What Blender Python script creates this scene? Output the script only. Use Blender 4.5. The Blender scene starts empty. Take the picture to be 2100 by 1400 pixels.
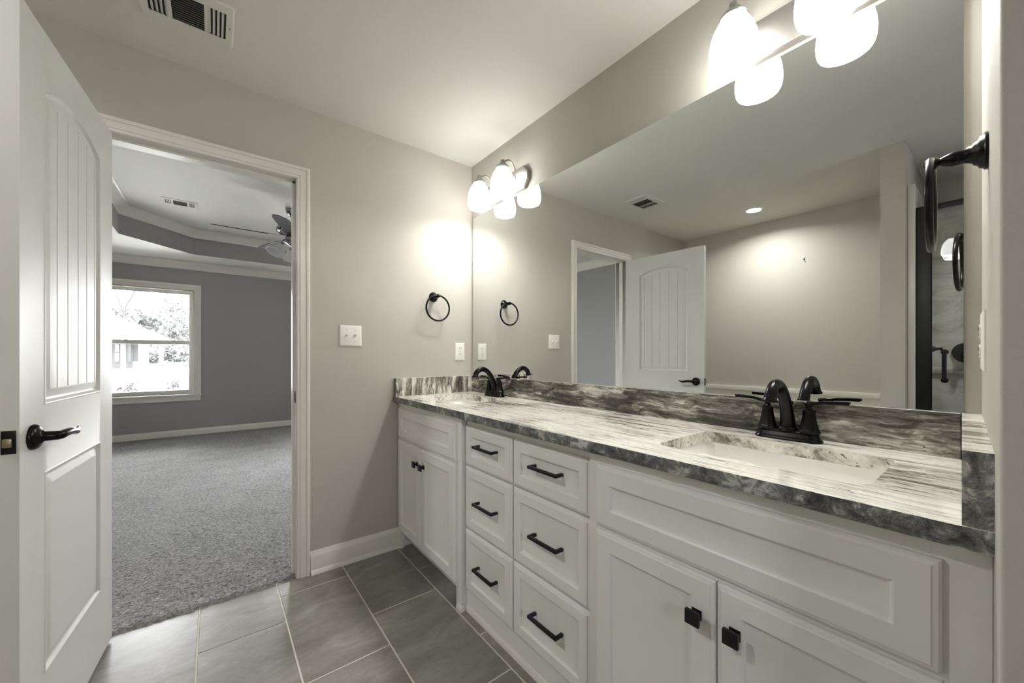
import bpy, bmesh, math, random
from mathutils import Vector, Matrix, noise

S = bpy.context.scene
COL = S.collection
R = math.radians
random.seed(7)

# ------------------------------------------------------------------ camera, world, exposure
cam_d = bpy.data.cameras.new('camera')
cam_d.sensor_fit = 'HORIZONTAL'
cam_d.sensor_width = 36.0
cam_d.lens = 785.53 / 2100 * 36.0
cam_d.shift_y = 28.79 / 2100
cam_d.clip_start = 0.02
cam_d.clip_end = 300
cam = bpy.data.objects.new('camera', cam_d)
COL.objects.link(cam)
cam.location = (-1.3938, -2.2445, 1.1499)
cam.rotation_euler = (R(90), 0, -0.6606)
S.camera = cam

SKY = 10.5
SHADE_GLOW = 2.7
world = bpy.data.worlds.new('overcast_sky')
S.world = world
world.use_nodes = True
wn = world.node_tree
bg = wn.nodes['Background']
bg.inputs['Color'].default_value = (0.955, 0.972, 1.0, 1)
bg.inputs['Strength'].default_value = SKY

S.view_settings.view_transform = 'Standard'
S.view_settings.look = 'None'
S.view_settings.gamma = 1
S.view_settings.use_curve_mapping = False
S.view_settings.exposure = 2.33
S.cycles.max_bounces = 12
S.cycles.diffuse_bounces = 6
S.cycles.glossy_bounces = 6
S.cycles.transparent_max_bounces = 8
S.cycles.sample_clamp_indirect = 6.0


def sky_portal(name, loc, rot, sx, sy):
    """light portal in a window opening: guides the sky's own light indoors"""
    d = bpy.data.lights.new(name, 'AREA')
    d.shape = 'RECTANGLE'
    d.size, d.size_y = sx, sy
    d.cycles.is_portal = True
    o = bpy.data.objects.new(name, d)
    o.location = loc
    o.rotation_euler = rot
    COL.objects.link(o)


sky_portal('window_daylight', (-2.09, 5.07, 1.34), (R(-90), 0, 0), 0.92, 1.47)
sky_portal('window_daylight', (0.385, 5.07, 1.34), (R(-90), 0, 0), 1.38, 1.47)
sky_portal('window_daylight', (-1.6, -4.34, 1.65), (R(90), 0, 0), 0.4, 0.4)


# ------------------------------------------------------------------ helpers
def lin(c):
    c = c / 255.0
    return c / 12.92 if c <= 0.04045 else ((c + 0.055) / 1.055) ** 2.4


def rgb(r, g, b):
    return (lin(r), lin(g), lin(b), 1)


class NT:
    def __init__(self, name):
        self.m = bpy.data.materials.new(name)
        self.m.use_nodes = True
        self.t = self.m.node_tree
        self.b = self.t.nodes['Principled BSDF']

    def n(self, kind, **kw):
        nd = self.t.nodes.new(kind)
        for k, v in kw.items():
            setattr(nd, k, v)
        return nd

    def l(self, a, b):
        self.t.links.new(a, b)

    def coords(self, scale=(1, 1, 1), rot=(0, 0, 0), geo=True):
        if geo:
            src = self.n('ShaderNodeNewGeometry').outputs['Position']
        else:
            src = self.n('ShaderNodeTexCoord').outputs['Object']
        mp = self.n('ShaderNodeMapping')
        mp.inputs['Scale'].default_value = scale
        mp.inputs['Rotation'].default_value = rot
        self.l(src, mp.inputs['Vector'])
        return mp.outputs['Vector']

    def noise(self, vec, scale=5, detail=4, rough=0.55, dist=0.0):
        nd = self.n('ShaderNodeTexNoise')
        nd.inputs['Scale'].default_value = scale
        nd.inputs['Detail'].default_value = detail
        nd.inputs['Roughness'].default_value = rough
        nd.inputs['Distortion'].default_value = dist
        if vec is not None:
            self.l(vec, nd.inputs['Vector'])
        return nd.outputs['Fac']

    def ramp(self, fac, stops):
        nd = self.n('ShaderNodeValToRGB')
        cr = nd.color_ramp
        while len(cr.elements) < len(stops):
            cr.elements.new(0.5)
        for e, (p, c) in zip(cr.elements, stops):
            e.position = p
            e.color = c
        self.l(fac, nd.inputs['Fac'])
        return nd.outputs['Color']

    def mix(self, fac, a, b, mode='MIX'):
        nd = self.n('ShaderNodeMix', data_type='RGBA', blend_type=mode)
        for v, s in ((fac, 0), (a, 6), (b, 7)):
            if isinstance(v, (int, float)):
                nd.inputs[s].default_value = v
            elif isinstance(v, tuple):
                nd.inputs[s].default_value = v
            else:
                self.l(v, nd.inputs[s])
        return nd.outputs[2]

    def bump(self, h, strength=0.1, dist=0.01):
        nd = self.n('ShaderNodeBump')
        nd.inputs['Strength'].default_value = strength
        nd.inputs['Distance'].default_value = dist
        self.l(h, nd.inputs['Height'])
        self.l(nd.outputs['Normal'], self.b.inputs['Normal'])

    def set(self, **kw):
        names = dict(col='Base Color', rough='Roughness', metal='Metallic', spec='Specular IOR Level',
                     trans='Transmission Weight', ior='IOR', coat='Coat Weight', emit='Emission Color', es='Emission Strength', alpha='Alpha')
        for k, v in kw.items():
            self.b.inputs[names[k]].default_value = v
        return self


def simple(name, col, rough=0.5, metal=0.0, spec=0.5):
    return NT(name).set(col=col, rough=rough, metal=metal, spec=spec).m


def paint(name, col, rough=0.6, bump=0.06, scale=260):
    n = NT(name).set(col=col, rough=rough, spec=0.3)
    h = n.noise(n.coords(), scale, 3, 0.6)
    n.bump(h, bump, 0.004)
    return n.m


M = {}
M['wall'] = paint('greige_wall_paint', rgb(184, 180, 171), 0.55, 0.10, 180)
M['bed_wall'] = paint('grey_wall_paint', rgb(160, 159, 157), 0.6, 0.08, 180)
M['ceiling'] = paint('ceiling_paint', rgb(212, 211, 205), 0.7, 0.10, 120)
M['trim'] = simple('white_trim_enamel', rgb(222, 219, 211), 0.28)
M['door'] = simple('white_door_enamel', rgb(204, 203, 198), 0.42, 0, 0.05)
M['cabinet'] = simple('white_cabinet_lacquer', rgb(230, 229, 225), 0.35)
M['black'] = simple('matte_black_metal', (0.008, 0.008, 0.009, 1), 0.38, 0.3)
M['bronze'] = simple('oil_rubbed_bronze', (0.014, 0.0125, 0.012, 1), 0.27, 0.75)
M['nickel'] = simple('brushed_nickel', (0.36, 0.342, 0.32, 1), 0.45, 1.0)
M['chrome'] = simple('polished_steel', (0.30, 0.30, 0.31, 1), 0.15, 1.0)
M['plastic'] = simple('white_switch_plastic', rgb(232, 230, 224), 0.3)
M['dark'] = simple('dark_void', (0.012, 0.012, 0.012, 1), 0.7)
M['slot'] = simple('socket_slot', (0.03, 0.03, 0.03, 1), 0.6)
M['porcelain'] = simple('white_porcelain', rgb(244, 243, 238), 0.12)
M['louver'] = simple('vent_louver_paint', rgb(200, 198, 190), 0.5)
M['blade'] = simple('dark_fan_blade', (0.006, 0.006, 0.0065, 1), 0.5, 0, 0.25)
M['brass'] = simple('latch_bolt_brass', (0.32, 0.28, 0.20, 1), 0.35, 1.0)


def mk_mirror():
    n = NT('mirror_silver').set(col=(0.80, 0.815, 0.80, 1), rough=0.0, metal=1.0)
    return n.m


M['mirror'] = mk_mirror()


def mk_glass(name='clear_glass', tint=(1, 1, 1, 1)):
    m = bpy.data.materials.new(name)
    m.use_nodes = True
    t = m.node_tree
    t.nodes.clear()
    o = t.nodes.new('ShaderNodeOutputMaterial')
    mx = t.nodes.new('ShaderNodeMixShader')
    tr = t.nodes.new('ShaderNodeBsdfTransparent')
    tr.inputs['Color'].default_value = tint
    gl = t.nodes.new('ShaderNodeBsdfGlossy')
    gl.inputs['Roughness'].default_value = 0.0
    fr = t.nodes.new('ShaderNodeFresnel')
    fr.inputs['IOR'].default_value = 1.5
    t.links.new(fr.outputs[0], mx.inputs[0])
    t.links.new(tr.outputs[0], mx.inputs[1])
    t.links.new(gl.outputs[0], mx.inputs[2])
    t.links.new(mx.outputs[0], o.inputs[0])
    return m


M['glass'] = mk_glass()
M['shower_glass'] = mk_glass('shower_glass', (0.95, 0.96, 0.955, 1))

n = NT('lit_white_glass').set(col=(0.9, 0.9, 0.88, 1), rough=0.2, emit=(1.0, 0.988, 0.96, 1), es=SHADE_GLOW)
M['lit_shade'] = n.m
n = NT('lit_downlight').set(col=(0.9, 0.9, 0.9, 1), emit=(1.0, 0.98, 0.95, 1), es=8.0)
M['downlight'] = n.m
n = NT('added_shower_light').set(col=(0.9, 0.9, 0.9, 1), emit=(1.0, 0.99, 0.97, 1), es=4.0)
M['added_shower_lamp'] = n.m  # lens glow of the unseen lamp added over the shower
M['frost'] = simple('frosted_glass', rgb(205, 205, 205), 0.35)


def granite(name, scale, dark=0.0, rot=(0, 0, 0), rough=0.13, bumpy=0.0, cell=1.0):
    """banded fantasy-brown stone; the band runs along the axis with the smallest scale"""
    n = NT(name).set(rough=rough, spec=0.5)
    v = n.coords(scale, rot)
    warp = n.noise(n.coords((1, 1, 1)), 5.5, 3, 0.5)
    nd = n.n('ShaderNodeVectorMath', operation='SCALE')
    nd.inputs['Scale'].default_value = 1.5
    cx = n.n('ShaderNodeCombineXYZ')
    for i in range(3):
        n.l(warp, cx.inputs[i])
    n.l(cx.outputs[0], nd.inputs[0])
    ad = n.n('ShaderNodeVectorMath', operation='ADD')
    n.l(v, ad.inputs[0])
    n.l(nd.outputs[0], ad.inputs[1])
    a = n.noise(ad.outputs[0], 1.0 * cell, 6, 0.68, 0.6)
    b = n.noise(ad.outputs[0], 3.1 * cell, 5, 0.7, 0.3)
    big = n.noise(n.coords((1.2, 1.2, 1.2)), 3.0, 2, 0.5)
    mixd = n.mix(0.42, a, b)
    mixd = n.mix(0.28, mixd, big)
    k = dark
    base = n.ramp(mixd, [(0.33 + k, rgb(34, 33, 31)), (0.41 + k, rgb(84, 80, 74)), (0.465 + k, rgb(142, 137, 128)),
                         (0.505 + k, rgb(206, 202, 193)), (0.58 + k, rgb(240, 237, 229))])
    fleck = n.noise(ad.outputs[0], 9.0 * cell, 3, 0.6)
    fl = n.ramp(fleck, [(0.60, (0, 0, 0, 1)), (0.70, (1, 1, 1, 1))])
    col = n.mix(fl, base, rgb(84, 80, 74))
    n.l(col, n.b.inputs['Base Color'])
    if bumpy:
        n.bump(n.noise(n.coords(), 90, 4, 0.7), bumpy, 0.01)
    return n.m


M['granite_top'] = granite('granite_streaked', (40, 1.9, 12), -0.03)
M['granite_back'] = granite('granite_swirl', (8, 2.6, 24), 0.068)
M['granite_side'] = granite('granite_side_bands', (24, 5, 3.0), 0.045)
M['granite_rim'] = granite('granite_sink_rim', (16, 9, 12), -0.01)
def rough_edge():
    n = NT('granite_rough_edge').set(rough=0.38, spec=0.5)
    a = n.noise(n.coords((1, 1, 1), (0.4, 0.3, 0)), 34, 6, 0.7, 1.2)
    b = n.noise(n.coords((1, 1, 1)), 9, 3, 0.6, 0.5)
    c = n.ramp(n.mix(0.4, a, b), [(0.38, rgb(54, 54, 53)), (0.46, rgb(100, 100, 98)), (0.53, rgb(134, 133, 130)), (0.60, rgb(206, 204, 198))])
    n.l(c, n.b.inputs['Base Color'])
    n.bump(n.noise(n.coords(), 70, 5, 0.7), 0.7, 0.012)
    return n.m


M['granite_edge'] = rough_edge()


def mk_tile():
    n = NT('slate_look_tile').set(rough=0.33, spec=0.45)
    v = n.coords((1, 1, 1))
    at = n.n('ShaderNodeVertexColor')
    at.layer_name = 'tile'
    sh = n.n('ShaderNodeVectorMath', operation='SCALE')
    sh.inputs['Scale'].default_value = 9.0
    n.l(at.outputs['Color'], sh.inputs[0])
    ad = n.n('ShaderNodeVectorMath', operation='ADD')
    n.l(v, ad.inputs[0])
    n.l(sh.outputs[0], ad.inputs[1])
    mp = n.n('ShaderNodeMapping')
    mp.inputs['Scale'].default_value = (2.6, 5.5, 1)
    mp.inputs['Rotation'].default_value = (0, 0, R(-32))
    n.l(ad.outputs[0], mp.inputs['Vector'])
    a = n.noise(mp.outputs[0], 1.5, 6, 0.6, 0.9)
    c = n.ramp(a, [(0.30, rgb(112, 109, 102)), (0.47, rgb(129, 126, 119)), (0.58, rgb(141, 138, 131)), (0.72, rgb(162, 159, 152))])
    f = n.noise(mp.outputs[0], 14, 4, 0.7, 0.4)
    c2 = n.mix(0.18, c, n.ramp(f, [(0.35, rgb(100, 97, 90)), (0.7, rgb(160, 157, 150))]))
    n.l(c2, n.b.inputs['Base Color'])
    n.bump(f, 0.05, 0.004)
    return n.m


M['tile'] = mk_tile()
M['grout'] = paint('pale_grout', rgb(205, 201, 191), 0.8, 0.1, 400)


def mk_carpet():
    n = NT('grey_carpet').set(rough=0.95, spec=0.08)
    v = n.coords((1, 1.9, 1), (0, 0, R(14)))
    a = n.noise(v, 75, 3, 0.7, 0.6)
    big = n.noise(n.coords(), 5, 2, 0.5)
    c = n.ramp(a, [(0.30, rgb(88, 87, 86)), (0.5, rgb(156, 155, 154)), (0.68, rgb(210, 209, 207))])
    c = n.mix(0.25, c, n.ramp(big, [(0.35, rgb(138, 137, 136)), (0.65, rgb(172, 171, 169))]))
    n.l(c, n.b.inputs['Base Color'])
    n.bump(a, 0.9, 0.015)
    return n.m


M['carpet'] = mk_carpet()


def mk_marble():
    n = NT('pale_marble_surround').set(rough=0.15)
    v = n.coords((1, 1, 1), (0.3, 0.5, 0.4))
    a = n.noise(v, 3.0, 6, 0.65, 1.4)
    c = n.ramp(a, [(0.30, rgb(150, 148, 142)), (0.45, rgb(196, 194, 188)), (0.6, rgb(214, 212, 206))])
    n.l(c, n.b.inputs['Base Color'])
    return n.m


M['marble'] = mk_marble()


def link(o, parent=None):
    COL.objects.link(o)
    if parent is not None:
        o.parent = parent
    return o


def tag(o, label=None, cat=None, group=None, kind=None):
    if label:
        o['label'] = label
    if cat:
        o['category'] = cat
    if group:
        o['group'] = group
    if kind:
        o['kind'] = kind
    return o


def thing(name, loc, label, cat, group=None, rz=0.0):
    o = bpy.data.objects.new(name, None)
    o.empty_display_size = 0.05
    o.location = loc
    o.rotation_euler = (0, 0, rz)
    link(o)
    return tag(o, label, cat, group)


class MB:
    """collects shapes into ONE mesh"""

    def __init__(self):
        self.bm = bmesh.new()

    def box(self, x0, x1, y0, y1, z0, z1, bev=0.0, mi=0, seg=2):
        g = bmesh.ops.create_cube(self.bm, size=1.0)
        vs = g['verts']
        for v in vs:
            v.co = Vector(((x0 + x1) / 2 + v.co.x * (x1 - x0), (y0 + y1) / 2 + v.co.y * (y1 - y0), (z0 + z1) / 2 + v.co.z * (z1 - z0)))
        fs = set(f for v in vs for f in v.link_faces)
        for f in fs:
            f.material_index = mi
        if bev > 0:
            es = list(set(e for v in vs for e in v.link_edges))
            r = bmesh.ops.bevel(self.bm, geom=es, offset=bev, segments=seg, affect='EDGES', profile=0.6)
            for f in r['faces']:
                f.material_index = mi
        return self

    def tube(self, pts, rad, n=12, caps=True, mi=0, closed=False):
        pts = [Vector(p) for p in pts]
        k = len(pts)
        rads = rad if isinstance(rad, (list, tuple)) else [rad] * k
        rings = []
        up = None
        for i, p in enumerate(pts):
            if closed:
                t = (pts[(i + 1) % k] - pts[i - 1]).normalized()
            else:
                t = (pts[min(i + 1, k - 1)] - pts[max(i - 1, 0)]).normalized()
            if up is None:
                up = t.orthogonal().normalized()
            else:
                up = (up - t * up.dot(t)).normalized()
            w = t.cross(up)
            rings.append([self.bm.verts.new(p + (up * math.cos(a) + w * math.sin(a)) * rads[i]) for a in [2 * math.pi * j / n for j in range(n)]])
        rng = range(k) if closed else range(k - 1)
        for i in rng:
            A, B = rings[i], rings[(i + 1) % k]
            if closed and i == k - 1:
                # choose best twist
                best = min(range(n), key=lambda s: (A[0].co - B[s].co).length)
                B = B[best:] + B[:best]
            for j in range(n):
                f = self.bm.faces.new((A[j], A[(j + 1) % n], B[(j + 1) % n], B[j]))
                f.material_index = mi
        if caps and not closed:
            self.bm.faces.new(rings[0][::-1]).material_index = mi
            self.bm.faces.new(rings[-1]).material_index = mi
        return self

    def lathe(self, prof, n=28, mat=None, mi=0, square=0):
        """prof: list of (r, h) along local +Z; mat places it"""
        mat = mat or Matrix.Identity(4)
        rings = []
        for r, h in prof:
            if r < 1e-6:
                rings.append([self.bm.verts.new(mat @ Vector((0, 0, h)))])
            else:
                ring = []
                for j in range(n):
                    a = 2 * math.pi * (j + 0.5) / n
                    ring.append(self.bm.verts.new(mat @ Vector((r * math.cos(a), r * math.sin(a), h))))
                rings.append(ring)
        for A, B in zip(rings[:-1], rings[1:]):
            if len(A) == 1 and len(B) == 1:
                continue
            for j in range(n):
                if len(A) == 1:
                    f = self.bm.faces.new((A[0], B[(j + 1) % n], B[j]))
                elif len(B) == 1:
                    f = self.bm.faces.new((A[j], A[(j + 1) % n], B[0]))
                else:
                    f = self.bm.faces.new((A[j], A[(j + 1) % n], B[(j + 1) % n], B[j]))
                f.material_index = mi
        for rg in (rings[0], rings[-1]):
            if len(rg) > 2:
                try:
                    self.bm.faces.new(rg).material_index = mi
                except ValueError:
                    pass
        return self

    def loops(self, loops, mi=0, cap_first=False, cap_last=True):
        rs = [[self.bm.verts.new(p) for p in lp] for lp in loops]
        k = len(rs[0])
        for A, B in zip(rs[:-1], rs[1:]):
            for j in range(k):
                f = self.bm.faces.new((A[j], A[(j + 1) % k], B[(j + 1) % k], B[j]))
                f.material_index = mi
        if cap_first:
            self.bm.faces.new(rs[0][::-1]).material_index = mi
        if cap_last:
            self.bm.faces.new(rs[-1]).material_index = mi
        return rs

    def prism(self, poly, z0, z1, mi=0, mat=None):
        mat = mat or Matrix.Identity(4)
        a = [self.bm.verts.new(mat @ Vector((x, y, z0))) for x, y in poly]
        b = [self.bm.verts.new(mat @ Vector((x, y, z1))) for x, y in poly]
        k = len(poly)
        self.bm.faces.new(a[::-1]).material_index = mi
        self.bm.faces.new(b).material_index = mi
        for j in range(k):
            self.bm.faces.new((a[j], a[(j + 1) % k], b[(j + 1) % k], b[j])).material_index = mi
        return self

    def holed(self, outer, holes, mi=0):
        """planar face with holes (3-D points)"""
        es = []
        res = []
        for lp in [outer] + holes:
            vs = [self.bm.verts.new(p) for p in lp]
            res.append(vs)
            for j in range(len(vs)):
                es.append(self.bm.edges.new((vs[j], vs[(j + 1) % len(vs)])))
        r = bmesh.ops.triangle_fill(self.bm, use_beauty=True, use_dissolve=False, edges=es)
        for g in r['geom']:
            if isinstance(g, bmesh.types.BMFace):
                g.material_index = mi
        return res

    def build(self, name, mats, parent=None, smooth=40, origin=None, recalc=True):
        bm = self.bm
        bmesh.ops.remove_doubles(bm, verts=bm.verts, dist=1e-5)
        if recalc:
            bmesh.ops.recalc_face_normals(bm, faces=bm.faces)
        me = bpy.data.meshes.new(name)
        if origin is None and parent is not None:
            origin = Vector((0, 0, 0))
        if origin is None:
            c = [v.co for v in bm.verts]
            origin = Vector(((min(v.x for v in c) + max(v.x for v in c)) / 2, (min(v.y for v in c) + max(v.y for v in c)) / 2, min(v.z for v in c)))
        origin = Vector(origin)
        bmesh.ops.translate(bm, verts=bm.verts, vec=-origin)
        if smooth:
            for f in bm.faces:
                f.smooth = True
            for e in bm.edges:
                if len(e.link_faces) == 2 and e.calc_face_angle(0) > R(smooth):
                    e.smooth = False
        bm.to_mesh(me)
        bm.free()
        for m in (mats if isinstance(mats, list) else [mats]):
            me.materials.append(m)
        o = bpy.data.objects.new(name, me)
        o.location = origin
        return link(o, parent)


def struct(mb, name, mat, parent=None, **kw):
    o = mb.build(name, mat, parent, **kw)
    if parent is None:
        o['kind'] = 'structure'
    return o


def copy_tree(o, parent=None):
    c = o.copy()
    COL.objects.link(c)
    c.parent = parent
    for ch in list(o.children):
        copy_tree(ch, c)
    return c


def sweep(path, prof, closed=False, side=1):
    """path: 2-D points; prof: (offset to the left*side, z); mitred. returns MB"""
    mb = MB()
    k = len(path)
    P = [Vector(p) for p in path]
    rings = []
    for i in range(k):
        if closed:
            d0 = (P[i] - P[i - 1]).normalized()
            d1 = (P[(i + 1) % k] - P[i]).normalized()
        else:
            d0 = (P[i] - P[i - 1]).normalized() if i > 0 else (P[1] - P[0]).normalized()
            d1 = (P[i + 1] - P[i]).normalized() if i < k - 1 else d0
        n0 = Vector((-d0.y, d0.x)) * side
        n1 = Vector((-d1.y, d1.x)) * side
        m = (n0 + n1).normalized()
        m = m / max(0.3, m.dot(n0))
        rings.append([mb.bm.verts.new((P[i].x + m.x * o, P[i].y + m.y * o, z)) for o, z in prof])
    kp = len(prof)
    for i in range(k if closed else k - 1):
        A, B = rings[i], rings[(i + 1) % k]
        for j in range(kp):
            mb.bm.faces.new((A[j], A[(j + 1) % kp], B[(j + 1) % kp], B[j]))
    if not closed:
        mb.bm.faces.new(rings[0])
        mb.bm.faces.new(rings[-1][::-1])
    return mb


# ------------------------------------------------------------------ the bathroom shell
H = 2.44
DX0, DX1, DZ = -1.762, -1.062, 2.062       # bedroom doorway in the far wall

m = MB()
m.box(-2.96, DX0 - 0.02, 0, 0.12, 0, 2.52).box(DX1 + 0.02, 1.5, 0, 0.12, 0, 2.52).box(DX0 - 0.02, DX1 + 0.02, 0, 0.12, DZ + 0.02, 2.52)
far = struct(m, 'wall_far', [M['wall'], M['bed_wall']], smooth=0)
for p in far.data.polygons:
    if p.normal.y > 0.5:
        p.material_index = 1
struct(MB().box(0, 0.12, -4.32, 0.0, 0, 2.5), 'wall_mirror', M['wall'], smooth=0)
struct(MB().box(-2.96, -2.83, -4.32, 0.0, 0, 2.5), 'wall_opposite', M['wall'], smooth=0)
m = MB()
m.box(-2.96, -1.8, -4.32, -4.2, 0, 2.5).box(-1.4, 0.12, -4.32, -4.2, 0, 2.5).box(-1.8, -1.4, -4.32, -4.2, 0, 1.45).box(-1.8, -1.4, -4.32, -4.2, 1.85, 2.5)
struct(m, 'wall_rear', M['wall'], smooth=0)
# wing wall closing the vanity alcove, with a rounded plaster corner
poly = [(0.0, -2.212)]
poly += [(-0.650, -2.2403), (-0.6535, -2.2411), (-0.656, -2.2431), (-0.6568, -2.2466)]
poly += [(-0.6568, -2.353), (-0.655, -2.358), (-0.650, -2.36), (0.0, -2.36)]
struct(MB().prism(poly, 0, H + 0.03), 'wall_right', M['wall'], smooth=60)
struct(MB().box(-2.83, -1.89, -1.878, -1.767, 0, H + 0.03), 'wall_shower', M['wall'], smooth=0)
struct(MB().box(-2.96, 0.12, -4.32, 0.0, H, H + 0.09), 'ceiling', M['ceiling'], smooth=0)

# floor: grout bed with every tile bevelled into one mesh
m = MB()
m.box(-2.96, 0.12, -4.32, 0.004, -0.06, -0.0015, mi=1)
cols = [(-0.53, 0.225, -0.306), (-0.84, -0.53, -0.520), (-1.1475, -0.84, -0.131), (-1.4465, -1.1475, -0.336), (-1.752, -1.4465, -0.52),
        (-2.057, -1.752, -0.131), (-2.362, -2.057, -0.336), (-2.667, -2.362, -0.52), (-2.83, -2.667, -0.131)]
cl = m.bm.loops.layers.color.new('tile')
for x0, x1, off in cols:
    y = off + 0.61
    while y > -4.2:
        y0, y1 = max(y - 0.61, -4.2), min(y, 0.003)
        if y1 - y0 > 0.02:
            before = set(m.bm.faces)
            g = 0.0027
            xa, xb = (max(x0, -2.83) + g, min(x1, -0.0) - g)
            m.box(xa, xb, y0 + g, y1 - g, -0.02, 0.0, 0.0015, seg=1)
            c = (random.random(), random.random(), random.random(), 1)
            for f in set(m.bm.faces) - before:
                for lp in f.loops:
                    lp[cl] = c
        y -= 0.61
fl = struct(m, 'floor', [M['tile'], M['grout']], smooth=0)

# trim round the doorway (jamb liner, stop, moulded casing) with the strike plate set in it
m = MB()
m.box(DX1, DX1 + 0.02, 0.0, 0.12, 0, DZ + 0.02).box(DX0 - 0.02, DX0, 0.0, 0.12, 0, DZ + 0.02).box(DX0, DX1, 0.0, 0.12, DZ, DZ + 0.02)
m.box(DX1 - 0.010, DX1, 0.040, 0.075, 0, DZ).box(DX0, DX0 + 0.010, 0.040, 0.075, 0, DZ).box(DX0, DX1, 0.040, 0.075, DZ - 0.010, DZ)


def casing(m, x0, x1, z1, y, sgn, w=0.060, z0=0.0, bottom=None):
    """moulded casing round an opening; y wall plane, sgn direction out of the wall"""
    prof = [(0.0, 0.0), (0.0, 0.010), (0.003, 0.0125), (0.008, 0.0125), (0.0100, 0.0085), (0.014, 0.0085), (0.016, 0.0125), (0.036, 0.0160), (0.038, 0.0125), (0.042, 0.0125), (0.045, 0.0185), (w - 0.004, 0.0195), (w, 0.016), (w, 0.0)]
    loops = []
    for o, d in prof:
        loops.append([(x0 - o, y + sgn * d, z0), (x0 - o, y + sgn * d, z1 + o), (x1 + o, y + sgn * d, z1 + o), (x1 + o, y + sgn * d, z0)])
    rs = [[m.bm.verts.new(p) for p in lp] for lp in loops]
    for A, B in zip(rs[:-1], rs[1:]):
        for j in range(3):
            m.bm.faces.new((A[j], A[j + 1], B[j + 1], B[j]))


casing(m, DX0 - 0.004, DX1 + 0.004, DZ + 0.002, 0.0, -1)
casing(m, DX0 - 0.004, DX1 + 0.004, DZ + 0.002, 0.12, 1)
tr = struct(m, 'trim_1', M['trim'], smooth=25)
strike = MB().box(DX1 - 0.0025, DX1 + 0.001, 0.004, 0.034, 0.905, 0.965, 0.001).box(DX1 - 0.003, DX1 - 0.001, 0.012, 0.026, 0.92, 0.95)
so = strike.build('strike_plate', M['bronze'], None, origin=(0, 0, 0))
so.parent = tr
so.matrix_parent_inverse = Matrix.Translation(-tr.location)
so['label'] = 'dark bronze strike plate'


def base_prof(h, shoe=True):
    p = [(0, 0), (0.0, h), (0.004, h), (0.007, h - 0.006), (0.0075, h - 0.012), (0.010, h - 0.016), (0.012, h - 0.022), (0.014, h - 0.03), (0.014, 0.022)]
    p += [(0.021, 0.020), (0.026, 0.012), (0.027, 0.0)] if shoe else [(0.014, 0.0)]
    return p


struct(sweep([(DX1 + 0.066, 0.0), (-0.512, 0.0)], base_prof(0.118), side=-1), 'baseboard_far', M['trim'], smooth=30)
struct(sweep([(-2.83, 0.0), (DX0 - 0.066, 0.0)], base_prof(0.118), side=-1), 'baseboard_behind_door', M['trim'], smooth=30)
struct(MB().box(-2.83, -2.815, -1.767, -0.02, 0, 0.80).box(-2.83, -2.802, -1.767, -0.02, 0.80, 0.845, 0.004), 'trim_2', M['trim'], smooth=30)


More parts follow.
